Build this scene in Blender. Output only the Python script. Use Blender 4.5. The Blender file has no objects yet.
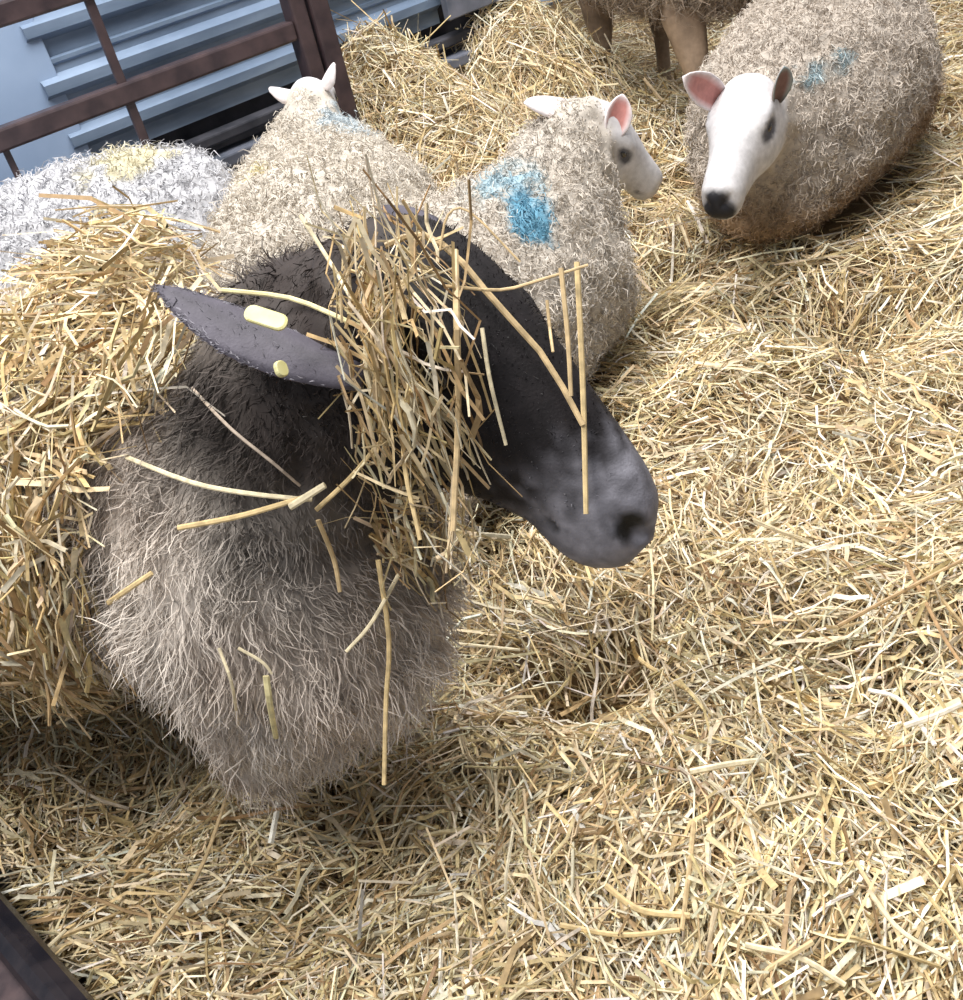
import bpy, math
import numpy as np
from mathutils import Vector
from mathutils.bvhtree import BVHTree

rng = np.random.default_rng(7)
SC = bpy.context.scene
COL = SC.collection

# ------------------------------------------------------------------ camera
F_PX, CAM_H = 1000.0, 1.0
PITCH, ROLL = math.radians(35.0), math.radians(14.5)
CX, CY = 481.5, 500.0
cp, sp, cr, sr = math.cos(PITCH), math.sin(PITCH), math.cos(ROLL), math.sin(ROLL)
V = lambda *a: np.array(a, float)
FWD = V(0, cp, -sp)
CU = V(0, sp, cp)
CR = V(1, 0, 0)
IX = cr * CR - sr * CU            # image right, in world
IY = -sr * CR - cr * CU           # image down, in world
CAM = V(0, 0, CAM_H)

def ray(x, y):
    return FWD + IX * (x - CX) / F_PX + IY * (y - CY) / F_PX
def at_depth(x, y, d):
    return CAM + ray(x, y) * d
def at_y(x, y, Y):
    d = ray(x, y); return CAM + d * Y / d[1]
def gnd(x, y, z=0.0):
    d = ray(x, y); return CAM + d * (z - CAM_H) / d[2]

cam_d = bpy.data.cameras.new('camera')
cam = bpy.data.objects.new('camera', cam_d)
COL.objects.link(cam)
cam_d.sensor_fit = 'VERTICAL'
cam_d.sensor_height = 36.0
cam_d.lens = 36.0 * F_PX / 1000.0
cam_d.clip_start = 0.02
from mathutils import Matrix
_m = Matrix.Identity(4)
for i in range(3):
    _m[i][0] = IX[i]; _m[i][1] = -IY[i]; _m[i][2] = -FWD[i]
_m[2][3] = CAM_H
cam.matrix_world = _m
SC.camera = cam

# ------------------------------------------------------------------ light
SC.view_settings.view_transform = 'Standard'
SC.view_settings.look = 'None'
SC.view_settings.gamma = 1.0
SC.view_settings.use_curve_mapping = False
SC.view_settings.exposure = 0.15

w = bpy.data.worlds.new('world'); SC.world = w; w.use_nodes = True
bg = w.node_tree.nodes['Background']
bg.inputs[0].default_value = (0.86, 0.91, 1.0, 1)
bg.inputs[1].default_value = 0.30

def area(name, loc, target, size, size_y, power, color):
    l = bpy.data.lights.new(name, 'AREA'); l.shape = 'RECTANGLE'
    l.size = size; l.size_y = size_y; l.energy = power; l.color = color
    o = bpy.data.objects.new(name, l); COL.objects.link(o)
    o.location = loc
    d = Vector(target) - Vector(loc)
    o.rotation_euler = d.to_track_quat('-Z', 'Y').to_euler()
    return o
area('roof_light', (0.5, 2.1, 4.2), (0.35, 1.6, 0.0), 2.2, 2.8, 270, (1.0, 0.98, 0.95))
area('barn_lamp', (-1.3, 0.2, 3.4), (0.0, 1.1, 0.0), 1.2, 1.2, 105, (1.0, 0.97, 0.92))

# ------------------------------------------------------------------ helpers
def mat(name, build):
    m = bpy.data.materials.new(name); m.use_nodes = True
    nt = m.node_tree; b = nt.nodes['Principled BSDF']
    build(nt, b); return m
def node(nt, typ, **kw):
    n = nt.nodes.new(typ)
    for k, v in kw.items():
        if k.startswith('i_'): n.inputs[k[2:].replace('_', ' ')].default_value = v
        else: setattr(n, k, v)
    return n
def ramp(nt, stops):
    r = nt.nodes.new('ShaderNodeValToRGB')
    e = r.color_ramp.elements
    while len(e) < len(stops): e.new(0.5)
    for i, (p, c) in enumerate(stops):
        e[i].position = p; e[i].color = (*c, 1)
    return r

def m_tint(rough=0.6, spec=0.3, noise=None, bump=0.0, bscale=200.0, sheen=0.0, trans=0.0):
    """colour comes from the 'tint' attribute, with fine procedural mottling"""
    def b(nt, p):
        a = node(nt, 'ShaderNodeAttribute', attribute_name='tint')
        out = a.outputs['Color']
        tc = node(nt, 'ShaderNodeTexCoord')
        if noise:
            n = node(nt, 'ShaderNodeTexNoise'); n.inputs['Scale'].default_value = noise[0]; n.inputs['Detail'].default_value = 5
            nt.links.new(tc.outputs['Object'], n.inputs['Vector'])
            mr = node(nt, 'ShaderNodeMapRange'); mr.inputs[1].default_value = 0.3; mr.inputs[2].default_value = 0.7
            mr.inputs[3].default_value = 1 - noise[1]; mr.inputs[4].default_value = 1 + noise[1]
            nt.links.new(n.outputs['Fac'], mr.inputs[0])
            mx = node(nt, 'ShaderNodeVectorMath', operation='SCALE')
            nt.links.new(out, mx.inputs[0]); nt.links.new(mr.outputs[0], mx.inputs['Scale'])
            out = mx.outputs[0]
        nt.links.new(out, p.inputs['Base Color'])
        p.inputs['Roughness'].default_value = rough
        p.inputs['Specular IOR Level'].default_value = spec
        p.inputs['Sheen Weight'].default_value = sheen
        if trans:
            p.inputs['Subsurface Weight'].default_value = 0.0
        if bump:
            n2 = node(nt, 'ShaderNodeTexNoise'); n2.inputs['Scale'].default_value = bscale; n2.inputs['Detail'].default_value = 4
            nt.links.new(tc.outputs['Object'], n2.inputs['Vector'])
            bp = node(nt, 'ShaderNodeBump'); bp.inputs['Strength'].default_value = bump; bp.inputs['Distance'].default_value = 0.004
            nt.links.new(n2.outputs['Fac'], bp.inputs['Height']); nt.links.new(bp.outputs[0], p.inputs['Normal'])
    return b
M_STRAW = mat('straw', m_tint(0.5, 0.35, (90, 0.28)))
M_WOOL = mat('wool', m_tint(0.9, 0.1, (30, 0.12), sheen=0.15))
M_SKIN = mat('short_hair', m_tint(0.6, 0.25, (70, 0.14), 0.15, 400))
def _solid(col, rough, spec=0.4, metal=0.0, noise=None, col2=None, bump=0.0, coat=0.0, stretch=(1, 1, 1)):
    def b(nt, p):
        p.inputs['Roughness'].default_value = rough; p.inputs['Specular IOR Level'].default_value = spec
        p.inputs['Metallic'].default_value = metal; p.inputs['Coat Weight'].default_value = coat
        if noise:
            tc = node(nt, 'ShaderNodeTexCoord'); mp = node(nt, 'ShaderNodeMapping'); mp.inputs['Scale'].default_value = stretch
            nt.links.new(tc.outputs['Object'], mp.inputs['Vector'])
            n = node(nt, 'ShaderNodeTexNoise'); n.inputs['Scale'].default_value = noise; n.inputs['Detail'].default_value = 7
            nt.links.new(mp.outputs[0], n.inputs['Vector'])
            r = ramp(nt, [(0.35, col), (0.66, col2)])
            nt.links.new(n.outputs['Fac'], r.inputs[0]); nt.links.new(r.outputs[0], p.inputs['Base Color'])
            if bump:
                bp = node(nt, 'ShaderNodeBump'); bp.inputs['Strength'].default_value = bump; bp.inputs['Distance'].default_value = 0.003
                nt.links.new(n.outputs['Fac'], bp.inputs['Height']); nt.links.new(bp.outputs[0], p.inputs['Normal'])
        else:
            p.inputs['Base Color'].default_value = (*col, 1)
    return b
M_GATE = mat('red_oxide_paint', _solid((0.034, 0.022, 0.026), 0.42, 0.5, 0.0, 22, (0.072, 0.046, 0.048), 0.2))
M_RAIL = mat('dark_painted_steel', _solid((0.012, 0.012, 0.018), 0.25, 0.5, 0.2, 30, (0.032, 0.027, 0.032), 0.25))
M_RUST = mat('rusty_plate', _solid((0.03, 0.022, 0.028), 0.5, 0.4, 0.1, 40, (0.085, 0.058, 0.062), 0.5))
M_SHEET = mat('galvanised_sheet', _solid((0.15, 0.21, 0.31), 0.4, 0.5, 0.25, 5, (0.25, 0.33, 0.46), 0.05, 0, (1, 1, 4)))
M_PANEL = mat('pale_blue_panel', _solid((0.27, 0.37, 0.55), 0.5, 0.4, 0.0, 4, (0.36, 0.47, 0.66), 0.04))
M_DARK = mat('dark_board', _solid((0.03, 0.032, 0.042), 0.7, 0.3, 0.0, 14, (0.075, 0.075, 0.09), 0.3))
M_GREY = mat('grey_board', _solid((0.10, 0.115, 0.15), 0.6, 0.3, 0.0, 12, (0.19, 0.20, 0.25), 0.2))
M_CONC = mat('concrete', _solid((0.16, 0.14, 0.12), 0.9, 0.2, 0.0, 6, (0.27, 0.25, 0.22), 0.4))
M_WHITE = mat('white_block', _solid((0.42, 0.50, 0.65), 0.6, 0.3, 0.0, 8, (0.68, 0.76, 0.9), 0.1))
M_TAG = mat('ear_tag_plastic', _solid((0.60, 0.55, 0.24), 0.4, 0.4, 0.0, 60, (0.68, 0.64, 0.34), 0.05))
M_EYE = mat('wet_eye', _solid((0.012, 0.010, 0.010), 0.08, 0.6, 0.0, 90, (0.03, 0.022, 0.015), 0.0, 0.5))
M_HOOF = mat('hoof_horn', _solid((0.09, 0.075, 0.06), 0.5, 0.4, 0.0, 50, (0.2, 0.17, 0.13), 0.3))

def link(name, me, parent=None, material=None, loc=(0, 0, 0)):
    o = bpy.data.objects.new(name, me); COL.objects.link(o)
    if parent is not None: o.parent = parent
    o.location = loc
    if material is not None: me.materials.append(material)
    return o
def tag(o, label=None, cat=None, group=None, kind=None):
    if label: o['label'] = label
    if cat: o['category'] = cat
    if group: o['group'] = group
    if kind: o['kind'] = kind
    return o
def empty(name, loc, label, cat, group=None):
    o = bpy.data.objects.new(name, None); COL.objects.link(o); o.location = loc
    o.empty_display_size = 0.1
    return tag(o, label, cat, group)

def np_mesh(name, verts, faces, tint=None, smooth=True):
    """verts (n,3); faces (m,k) all with k corners, or a list of such arrays"""
    me = bpy.data.meshes.new(name)
    fl = faces if isinstance(faces, list) else [faces]
    verts = np.asarray(verts, np.float32)
    me.vertices.add(len(verts)); me.vertices.foreach_set('co', verts.ravel())
    tot = np.concatenate([np.full(len(f), f.shape[1], np.int32) for f in fl])
    idx = np.concatenate([np.asarray(f, np.int32).ravel() for f in fl])
    start = np.concatenate([[0], np.cumsum(tot)[:-1]]).astype(np.int32)
    me.loops.add(len(idx)); me.loops.foreach_set('vertex_index', idx)
    me.polygons.add(len(tot)); me.polygons.foreach_set('loop_start', start)
    me.polygons.foreach_set('loop_total', tot)
    me.polygons.foreach_set('use_smooth', np.full(len(tot), smooth, bool))
    if tint is not None:
        a = me.attributes.new('tint', 'FLOAT_COLOR', 'POINT')
        c = np.ones((len(verts), 4), np.float32); c[:, :3] = tint
        a.data.foreach_set('color', c.ravel())
    me.update(calc_edges=True); me.validate()
    return me

def nrm(a, axis=-1):
    a = np.asarray(a, float)
    return a / np.maximum(np.linalg.norm(a, axis=axis, keepdims=True), 1e-9)
def sstep(a, b, x):
    t = np.clip((x - a) / (b - a), 0, 1); return t * t * (3 - 2 * t)

def vnoise(p, seed=0):
    """smooth value noise, p (n,d) -> 0..1"""
    p = np.asarray(p, float); d = p.shape[1]
    i = np.floor(p).astype(np.int64); f = p - i; f = f * f * (3 - 2 * f)
    out = np.zeros(len(p))
    for c in range(1 << d):
        wgt = np.ones(len(p)); h = np.full(len(p), seed * 1013 + 77, np.int64)
        for k in range(d):
            b = (c >> k) & 1
            wgt *= f[:, k] if b else 1 - f[:, k]
            h = (h * 73856093) ^ ((i[:, k] + b) * (19349663 + 83492791 * k))
        h = (h ^ (h >> 13)) * 1274126177
        h = (h ^ (h >> 16)) & 0xFFFF
        out += wgt * (h / 65535.0)
    return out

def box_mesh(name, sx, sy, sz, bevel=0.004):
    import bmesh
    bm = bmesh.new(); bmesh.ops.create_cube(bm, size=1)
    for v in bm.verts: v.co = Vector((v.co.x * sx, v.co.y * sy, v.co.z * sz))
    if bevel: bmesh.ops.bevel(bm, geom=bm.edges[:], offset=bevel, segments=2, affect='EDGES', profile=0.5)
    me = bpy.data.meshes.new(name); bm.to_mesh(me); bm.free(); return me

# ------------------------------------------------------------------ strands (straw, wool locks)
def strands(P, n_seg, width, thick, side, tint, tip=0.5, sides=3, tint_tip=None):
    """P (N, n_seg+1, 3) centre lines; width/thick (N,) half sizes -> verts, quads, tint"""
    N, K, _ = P.shape
    T = np.empty_like(P)
    T[:, 1:-1] = P[:, 2:] - P[:, :-2]; T[:, 0] = P[:, 1] - P[:, 0]; T[:, -1] = P[:, -1] - P[:, -2]
    T = nrm(T)
    S = side[:, None, :] - T * (T * side[:, None, :]).sum(-1, keepdims=True); S = nrm(S)
    B = np.cross(T, S)
    u = np.linspace(0, 1, K)[None, :]
    prof = np.ones((1, K)) * (1 - (1 - tip) * u ** 2)
    if sides == 3: ang = [(-1, -0.5), (1, -0.5), (0, 1)]
    elif sides == 2: ang = [(-1, 0), (1, 0)]
    else: ang = [(math.cos(2 * math.pi * k / sides), math.sin(2 * math.pi * k / sides)) for k in range(sides)]
    R = np.stack([P + S * (a * width[:, None] * prof)[..., None] + B * (b * thick[:, None] * prof)[..., None] for a, b in ang], axis=2)
    m = len(ang)
    verts = R.reshape(-1, 3)
    base = (np.arange(N) * K * m)[:, None, None]
    seg = (np.arange(K - 1) * m)[None, :, None]
    if m == 2:
        q = np.array([[0, 1, 3, 2]])
    else:
        q = np.array([[j, (j + 1) % m, (j + 1) % m + m, j + m] for j in range(m)])
    faces = (base[..., None] + seg[..., None] + q[None, None]).reshape(-1, 4)
    tt = np.repeat(tint[:, None, :], K, axis=1)
    if tint_tip is not None:
        tt = tint[:, None, :] * (1 - u[..., None]) + tint_tip[:, None, :] * u[..., None]
    tt = np.repeat(tt[:, :, None, :], m, axis=2).reshape(-1, 3)
    return verts, faces, tt

PAL = np.array([(0.82, 0.69, 0.45), (0.72, 0.56, 0.31), (0.90, 0.82, 0.63), (0.56, 0.41, 0.22), (0.94, 0.90, 0.79), (0.33, 0.22, 0.11), (0.78, 0.66, 0.45)])
PALW = np.array([0.26, 0.19, 0.20, 0.12, 0.08, 0.06, 0.12])
def straw_tint(n):
    c = PAL[rng.choice(len(PAL), n, p=PALW / PALW.sum())]
    return np.clip(c ** 1.06 * 0.93 * rng.uniform(0.70, 1.12, (n, 1)) * rng.uniform(0.95, 1.05, (n, 3)), 0, 1)

def straw_lines(P0, D, L, n_seg, curl=0.12):
    """bent centre lines round P0 along D"""
    N = len(P0)
    u = np.linspace(-0.5, 0.5, n_seg + 1)[None, :, None]
    b1 = nrm(np.cross(D, rng.normal(size=(N, 3))))
    b2 = np.cross(D, b1)
    c1 = rng.normal(0, curl, (N, 1, 1)) * L[:, None, None]
    c2 = rng.normal(0, curl * 0.6, (N, 1, 1)) * L[:, None, None]
    P = P0[:, None, :] + D[:, None, :] * L[:, None, None] * u
    P = P + b1[:, None, :] * c1 * (4 * u * u - 0.4) + b2[:, None, :] * c2 * np.sin(u * 6.3)
    return P

# ------------------------------------------------------------------ the setting
GATE_POST = at_y(302, 30, 2.78)
W_DIR = nrm(V(0.83, 0.557, 0))
W_N = V(W_DIR[1], -W_DIR[0], 0)           # towards the camera
WALL0 = V(GATE_POST[0], GATE_POST[1], 0) - W_N * 0.42
FLOOR_Z = -0.35
W_ANG = math.atan2(W_DIR[1], W_DIR[0])

HOLLOWS = []   # x, y, radius, depth
for px, py, r, d in [(605, 640, 0.085, 0.15), (560, 668, 0.07, 0.08), (850, 300, 0.14, 0.12), (655, 262, 0.12, 0.12), (110, 765, 0.13, 0.07),
                     (300, 850, 0.14, 0.06), (880, 700, 0.07, 0.05), (700, 860, 0.06, 0.035), (915, 830, 0.07, 0.04), (450, 900, 0.09, 0.04),
                     (240, 150, 0.06, 0.03), (800, 320, 0.1, 0.04), (930, 300, 0.12, 0.04), (430, 160, 0.06, 0.05), (645, 130, 0.15, 0.07),
                     (330, 830, 0.10, 0.05), (680, 640, 0.05, -0.035), (800, 560, 0.10, -0.03), (480, 760, 0.09, -0.025), (820, 900, 0.08, -0.03), (740, 420, 0.14, -0.03)]:
    g = gnd(px, py); HOLLOWS.append((g[0], g[1], r, d))
def ground_h(x, y):
    p = np.stack([x, y], 1)
    h = (vnoise(p * 3.1, 1) - 0.5) * 0.07 + (vnoise(p * 7.5, 2) - 0.5) * 0.05 + (vnoise(p * 17, 3) - 0.5) * 0.022
    for hx, hy, r, d in HOLLOWS:
        h = h - d * np.exp(-((x - hx) ** 2 + (y - hy) ** 2) / (r * r))
    # straw banked up against the wall
    dist = (p - WALL0[:2]) @ W_N[:2]; along = (p - WALL0[:2]) @ W_DIR[:2]
    crest = 0.36 + 0.10 * np.exp(-((along - 0.42) / 0.16) ** 2) - 0.15 * np.exp(-((along - 0.66) / 0.09) ** 2) + 0.04 * np.exp(-((along - 0.98) / 0.16) ** 2)
    bank = crest * (1 - sstep(0.0, 1.15, dist)) * sstep(-0.1, 0.25, along) * (1 - sstep(0.98, 1.3, along))
    return h + bank

fl = link('floor', box_mesh('floor', 9, 9, 0.1, 0), None, M_CONC, (0.6, 3.0, FLOOR_Z - 0.05)); tag(fl, 'concrete floor under the straw', kind='structure')

# bedding base: the packed straw below the loose stalks
gx = np.linspace(-1.6, 4.4, 181); gy = np.linspace(-0.2, 6.6, 205)
X, Y = np.meshgrid(gx, gy, indexing='ij')
Z = ground_h(X.ravel(), Y.ravel()).reshape(X.shape) - 0.062
dw = (np.stack([X, Y], -1) - WALL0[:2]) @ W_N[:2]
vid = np.arange(X.size).reshape(X.shape)
q = np.stack([vid[:-1, :-1], vid[1:, :-1], vid[1:, 1:], vid[:-1, 1:]], -1).reshape(-1, 4)
aw = (np.stack([X, Y], -1) - WALL0[:2]) @ W_DIR[:2]
ok = ((dw > 0.03) | (aw > 1.25)).ravel()
RAIL_A, RAIL_B = gnd(-8, 897, 0.0), gnd(84, 1004, 0.0)
R_DIR = nrm(RAIL_B - RAIL_A); R_OUT = nrm(np.cross(R_DIR, V(0, 0, 1)))
if R_OUT[0] > 0: R_OUT = -R_OUT
ro = (np.stack([X.ravel(), Y.ravel()], 1) - RAIL_A[:2]) @ R_OUT[:2]
ok &= ro < 0.0
q = q[ok[q].all(1)]
nb = rng.uniform(0.8, 1.15, (X.size, 1))
base_c = np.array([0.22, 0.145, 0.07])[None] * nb
me = np_mesh('packed_straw', np.stack([X.ravel(), Y.ravel(), Z.ravel()], 1), q, base_c)
o = link('packed_straw', me, None, M_STRAW)
tag(o, 'packed brown straw litter beneath the loose stalks', 'straw bedding', kind='stuff')

FOOT = []   # ellipses on the ground (x, y, ax, ay, heading) covered by animals
def make_bedding():
    def sample(n, y0, y1, pw):
        u = rng.uniform(0, 1, n)
        a, b = y0 ** (1 - pw), y1 ** (1 - pw)
        y = (a + (b - a) * u) ** (1 / (1 - pw))
        lo, hi = -0.58 - 0.34 * y, 0.26 + 0.60 * y
        x = lo + (hi - lo) * rng.uniform(0, 1, n)
        return x, y
    for part, n, y0, y1, nseg in (('near', 50000, 0.32, 1.75, 3), ('far', 56000, 1.6, 6.2, 2)):
        x, y = sample(n, y0, y1, 1.35 if part == 'near' else 1.6)
        if part == 'far':
            n2 = 9000; al, di = rng.uniform(-0.05, 1.4, n2), rng.uniform(0.05, 1.0, n2)
            q2 = WALL0[None, :2] + al[:, None] * W_DIR[None, :2] + di[:, None] * W_N[None, :2]
            x, y = np.concatenate([x, q2[:, 0]]), np.concatenate([y, q2[:, 1]])
        p = np.stack([x, y], 1)
        keep = (((p - WALL0[:2]) @ W_N[:2] > 0.05) | ((p - WALL0[:2]) @ W_DIR[:2] > 1.27)) & ((p - RAIL_A[:2]) @ R_OUT[:2] < -0.025)
        for fx, fy, a, b, hd in FOOT:
            c, s = math.cos(hd), math.sin(hd)
            ex = (x - fx) * c + (y - fy) * s; ey = -(x - fx) * s + (y - fy) * c
            keep &= (ex / a) ** 2 + (ey / b) ** 2 > 0.72
        x, y, p = x[keep], y[keep], p[keep]; N = len(x)
        layer = rng.uniform(0, 1, N)
        h = ground_h(x, y)
        # slope of the ground so that stalks lie along it
        e = 0.03
        gxs = (ground_h(x + e, y) - ground_h(x - e, y)) / (2 * e); gys = (ground_h(x, y + e) - ground_h(x, y - e)) / (2 * e)
        az = (vnoise(p * 4.0, 11) * 2.2 + vnoise(p * 1.6, 12) * 1.2) * math.pi + rng.normal(0, 0.75, N)
        pit = rng.normal(0, 0.16, N) + (rng.uniform(0, 1, N) < 0.06) * rng.uniform(-0.8, 0.8, N)
        bank = ((p - WALL0[:2]) @ W_N[:2] < 0.75) & ((p - WALL0[:2]) @ W_DIR[:2] < 1.3)
        pit = np.where(bank & (rng.uniform(0, 1, N) < 0.35), rng.uniform(-1.2, 1.2, N), pit)
        D = np.stack([np.cos(az), np.sin(az), np.zeros(N)], 1)
        D[:, 2] = np.tan(pit) + D[:, 0] * gxs + D[:, 1] * gys
        D = nrm(D)
        L = rng.lognormal(math.log(0.078), 0.50, N).clip(0.022, 0.24)
        wid = rng.lognormal(math.log(0.00145), 0.42, N).clip(0.0006, 0.004)
        leaf = rng.uniform(0, 1, N) < 0.05
        wid = np.where(leaf, (wid * 1.9).clip(0, 0.0045), wid)
        if part == 'far': L *= 1.1; wid *= 1.1
        clump = vnoise(p * 9.0, 5)
        P0 = np.stack([x, y, h - 0.060 + 0.072 * layer + 0.022 * (clump - 0.5)], 1)
        P = straw_lines(P0, D, L, nseg, 0.10)
        lo_ = ground_h(P[:, :, 0].ravel(), P[:, :, 1].ravel()).reshape(P.shape[:2]) - 0.066
        P[:, :, 2] = np.maximum(P[:, :, 2], lo_)
        side = nrm(np.stack([rng.normal(size=N), rng.normal(size=N), rng.normal(0, 0.5, N)], 1))
        tint = straw_tint(N)
        v, f, t = strands(P, nseg, wid, wid * rng.uniform(0.35, 0.9, N), side, tint, 0.75)
        o = link('loose_straw', np_mesh('loose_straw', v, f, t, False), None, M_STRAW)
        lab = {'near': 'loose golden straw stalks strewn around the dark-faced sheep in the foreground',
               'far': 'loose golden straw stalks strewn under the white-faced sheep and banked to the wall'}[part]
        tag(o, lab, 'straw bedding', kind='stuff')

# wall behind the gate: plain panel at the left, ribbed sheets to its right
def wall_frame(o, s, h, out=0.0):
    """place o at distance s along the wall, height h, out from the wall face"""
    p = WALL0 + W_DIR * s + W_N * out
    o.location = (p[0], p[1], h); o.rotation_euler = (0, 0, W_ANG)
def ribbed(name, length, height, depth, ribs, parent=None):
    """sheet with real ribs running along its length; local x along, z up, -y towards the camera"""
    prof = []
    for k in range(ribs):
        z0 = -height / 2 + height * k / ribs; zz = height / ribs
        for fz, d in ((0.0, 0), (0.30, 0), (0.42, 1), (0.60, 1), (0.72, 0.1), (0.86, 0.1), (0.9, 0.35), (0.97, 0.35)):
            prof.append((-d * depth, z0 + fz * zz))
    prof.append((0, height / 2))
    n = len(prof); xs = np.array([-length / 2, length / 2])
    vf = np.array([(x, a, b) for x in xs for a, b in prof]); vb = vf + [0, 0.003, 0]
    v = np.concatenate([vf, vb])
    q = []
    for j in range(n - 1):
        q.append((j, j + n, j + n + 1, j + 1)); q.append((2 * n + j, 2 * n + j + 1, 3 * n + j + 1, 3 * n + j))
    q += [(0, 2 * n, 3 * n, n), (n - 1, 2 * n - 1, 4 * n - 1, 3 * n - 1)]
    for s in (0, n):
        for j in range(n - 1): q.append((s + j, s + j + 1, s + j + 1 + 2 * n, s + j + 2 * n))
    return np_mesh(name, v, np.array(q), None, False)
wb = link('wall_back', box_mesh('wall_back', 3.4, 0.1, 2.6, 0), None, M_DARK); tag(wb, 'dark barn wall behind the gate', kind='structure')
wall_frame(wb, -0.5, 0.95, -0.06)
def wall_child(name, me, m, s, h, out, rz=0.0):
    o = link(name, me, wb, m)
    o.location = (s + 0.5, -(out + 0.06), h - 0.95); o.rotation_euler = (0, rz, 0)
    return o
wall_child('plain_panel', box_mesh('plain_panel', 1.66, 0.02, 1.05, 0.004), M_PANEL, -1.33, 0.72, 0.035)
for k in range(5):
    wall_child('ribbed_sheet', ribbed('ribbed_sheet', 1.28, 0.134, 0.026, 1), M_SHEET, 0.10 - 0.01 * (k % 2), 0.465 + 0.132 * k, 0.03 + 0.005 * (k % 2))
wall_child('kerb', box_mesh('kerb', 3.1, 0.10, 0.035, 0.006), M_GREY, -0.6, 0.285, 0.06)
wall_child('kerb', box_mesh('kerb', 3.1, 0.06, 0.03, 0.006), M_DARK, -0.6, 0.345, 0.05)
wall_child('grey_board', box_mesh('grey_board', 0.33, 0.03, 0.6, 0.004), M_GREY, 0.88, 0.71, 0.10)
wall_child('pale_block', box_mesh('pale_block', 0.14, 0.12, 0.8, 0.01), M_WHITE, 1.12, 0.74, 0.08)

# ------------------------------------------------------------------ steel gate, post and foreground rail
def tube_box(name, length, a, b, bevel=0.006): return box_mesh(name, length, a, b, bevel)
gate = empty('steel_gate', (GATE_POST[0], GATE_POST[1], FLOOR_Z), 'brown steel pen gate of horizontal rails behind the grey-white sheep', 'gate')
gate.rotation_euler = (0, 0, W_ANG)
GZ = -FLOOR_Z
for z in (0.05, 0.27, 0.595, 0.815, 1.03):
    g = link('rail', tube_box('rail', 2.2, 0.045, 0.046), gate, M_GATE, (-1.13, 0, z + GZ))
for x in (-0.50, -0.80, -1.4):
    g = link('upright', tube_box('upright', 0.022 if x > -0.7 else 0.014, 0.012, 1.06, 0.003), gate, M_GATE, (x, -0.008 if x > -0.7 else 0.0, 0.53 + GZ))
g = link('stile', tube_box('stile', 0.045, 0.05, 1.4), gate, M_GATE, (-0.005, 0, 0.7))
post = link('gate_post', tube_box('gate_post', 0.055, 0.055, 1.65), None, M_GATE)
pp = GATE_POST + W_DIR * 0.055
post.location = (pp[0], pp[1], FLOOR_Z + 0.825); post.rotation_euler = (0, 0, W_ANG)
tag(post, 'brown square steel post beside the gate, left of the straw bank', 'post')

rail_e = empty('pen_rail', ((RAIL_A[0] + RAIL_B[0]) / 2, (RAIL_A[1] + RAIL_B[1]) / 2, FLOOR_Z), 'dark steel pen rail at the bottom left corner of the straw', 'rail')
rail_e.rotation_euler = (0, 0, math.atan2(R_DIR[1], R_DIR[0]))
sgn = 1 if np.dot(np.cross(V(0, 0, 1), R_DIR), R_OUT) > 0 else -1
link('rim', box_mesh('rim', 1.3, 0.045, 0.055, 0.018), rail_e, M_RAIL, (0, sgn * 0.012, -FLOOR_Z + 0.0))
link('sheet', box_mesh('sheet', 1.3, 0.20, 0.012, 0.003), rail_e, M_RUST, (0, sgn * 0.13, -FLOOR_Z - 0.005))
link('side_plate', box_mesh('side_plate', 1.3, 0.012, -FLOOR_Z - 0.02, 0.003), rail_e, M_RAIL, (0, sgn * 0.012, (-FLOOR_Z - 0.02) / 2))

# ------------------------------------------------------------------ animals: signed distance modelling + surface nets
def smin(a, b, k):
    h = np.clip(0.5 + 0.5 * (b - a) / k, 0, 1)
    return b * (1 - h) + a * h - k * h * (1 - h)
def smax(a, b, k): return -smin(-a, -b, k)
def s_cone(p, a, b, r1, r2):
    a, b = np.asarray(a, float), np.asarray(b, float); ba = b - a
    h = np.clip((p - a) @ ba / (ba @ ba), 0, 1)
    return np.linalg.norm(p - a - h[:, None] * ba, axis=1) - (r1 + (r2 - r1) * h)
def s_ell(p, c, r, M=None):
    q = p - np.asarray(c, float)
    if M is not None: q = q @ np.asarray(M).T
    r = np.asarray(r, float)
    k0 = np.linalg.norm(q / r, axis=1); k1 = np.linalg.norm(q / (r * r), axis=1)
    return k0 * (k0 - 1) / np.maximum(k1, 1e-6)
def s_loft(p, O, ax, up, table, e=2.2):
    """loft along ax; table rows: s, centre offset along up, half height, half width"""
    ax = nrm(ax); up = nrm(up - ax * (up @ ax)); lat = np.cross(ax, up)
    q = p - O; s = q @ ax; t = q @ up; l = q @ lat
    tb = np.array(table, float)
    ss = np.clip(s, tb[0, 0], tb[-1, 0])
    # smooth (cubic) interpolation of the table
    fs = np.linspace(tb[0, 0], tb[-1, 0], 160)
    def sm(col):
        y = np.interp(fs, tb[:, 0], tb[:, col])
        k = np.hanning(17); k /= k.sum()
        yp = np.concatenate([np.full(8, y[0]), y, np.full(8, y[-1])])
        return np.interp(ss, fs, np.convolve(yp, k, 'valid'))
    c, h, w_ = sm(1), sm(2), sm(3)
    rad = ((np.abs(t - c) / h) ** e + (np.abs(l) / w_) ** e) ** (1 / e)
    d = (rad - 1) * np.minimum(h, w_)
    over = np.abs(s - ss)
    return np.where(over > 0, np.sqrt(np.maximum(d, 0) ** 2 + over ** 2), d)

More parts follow.
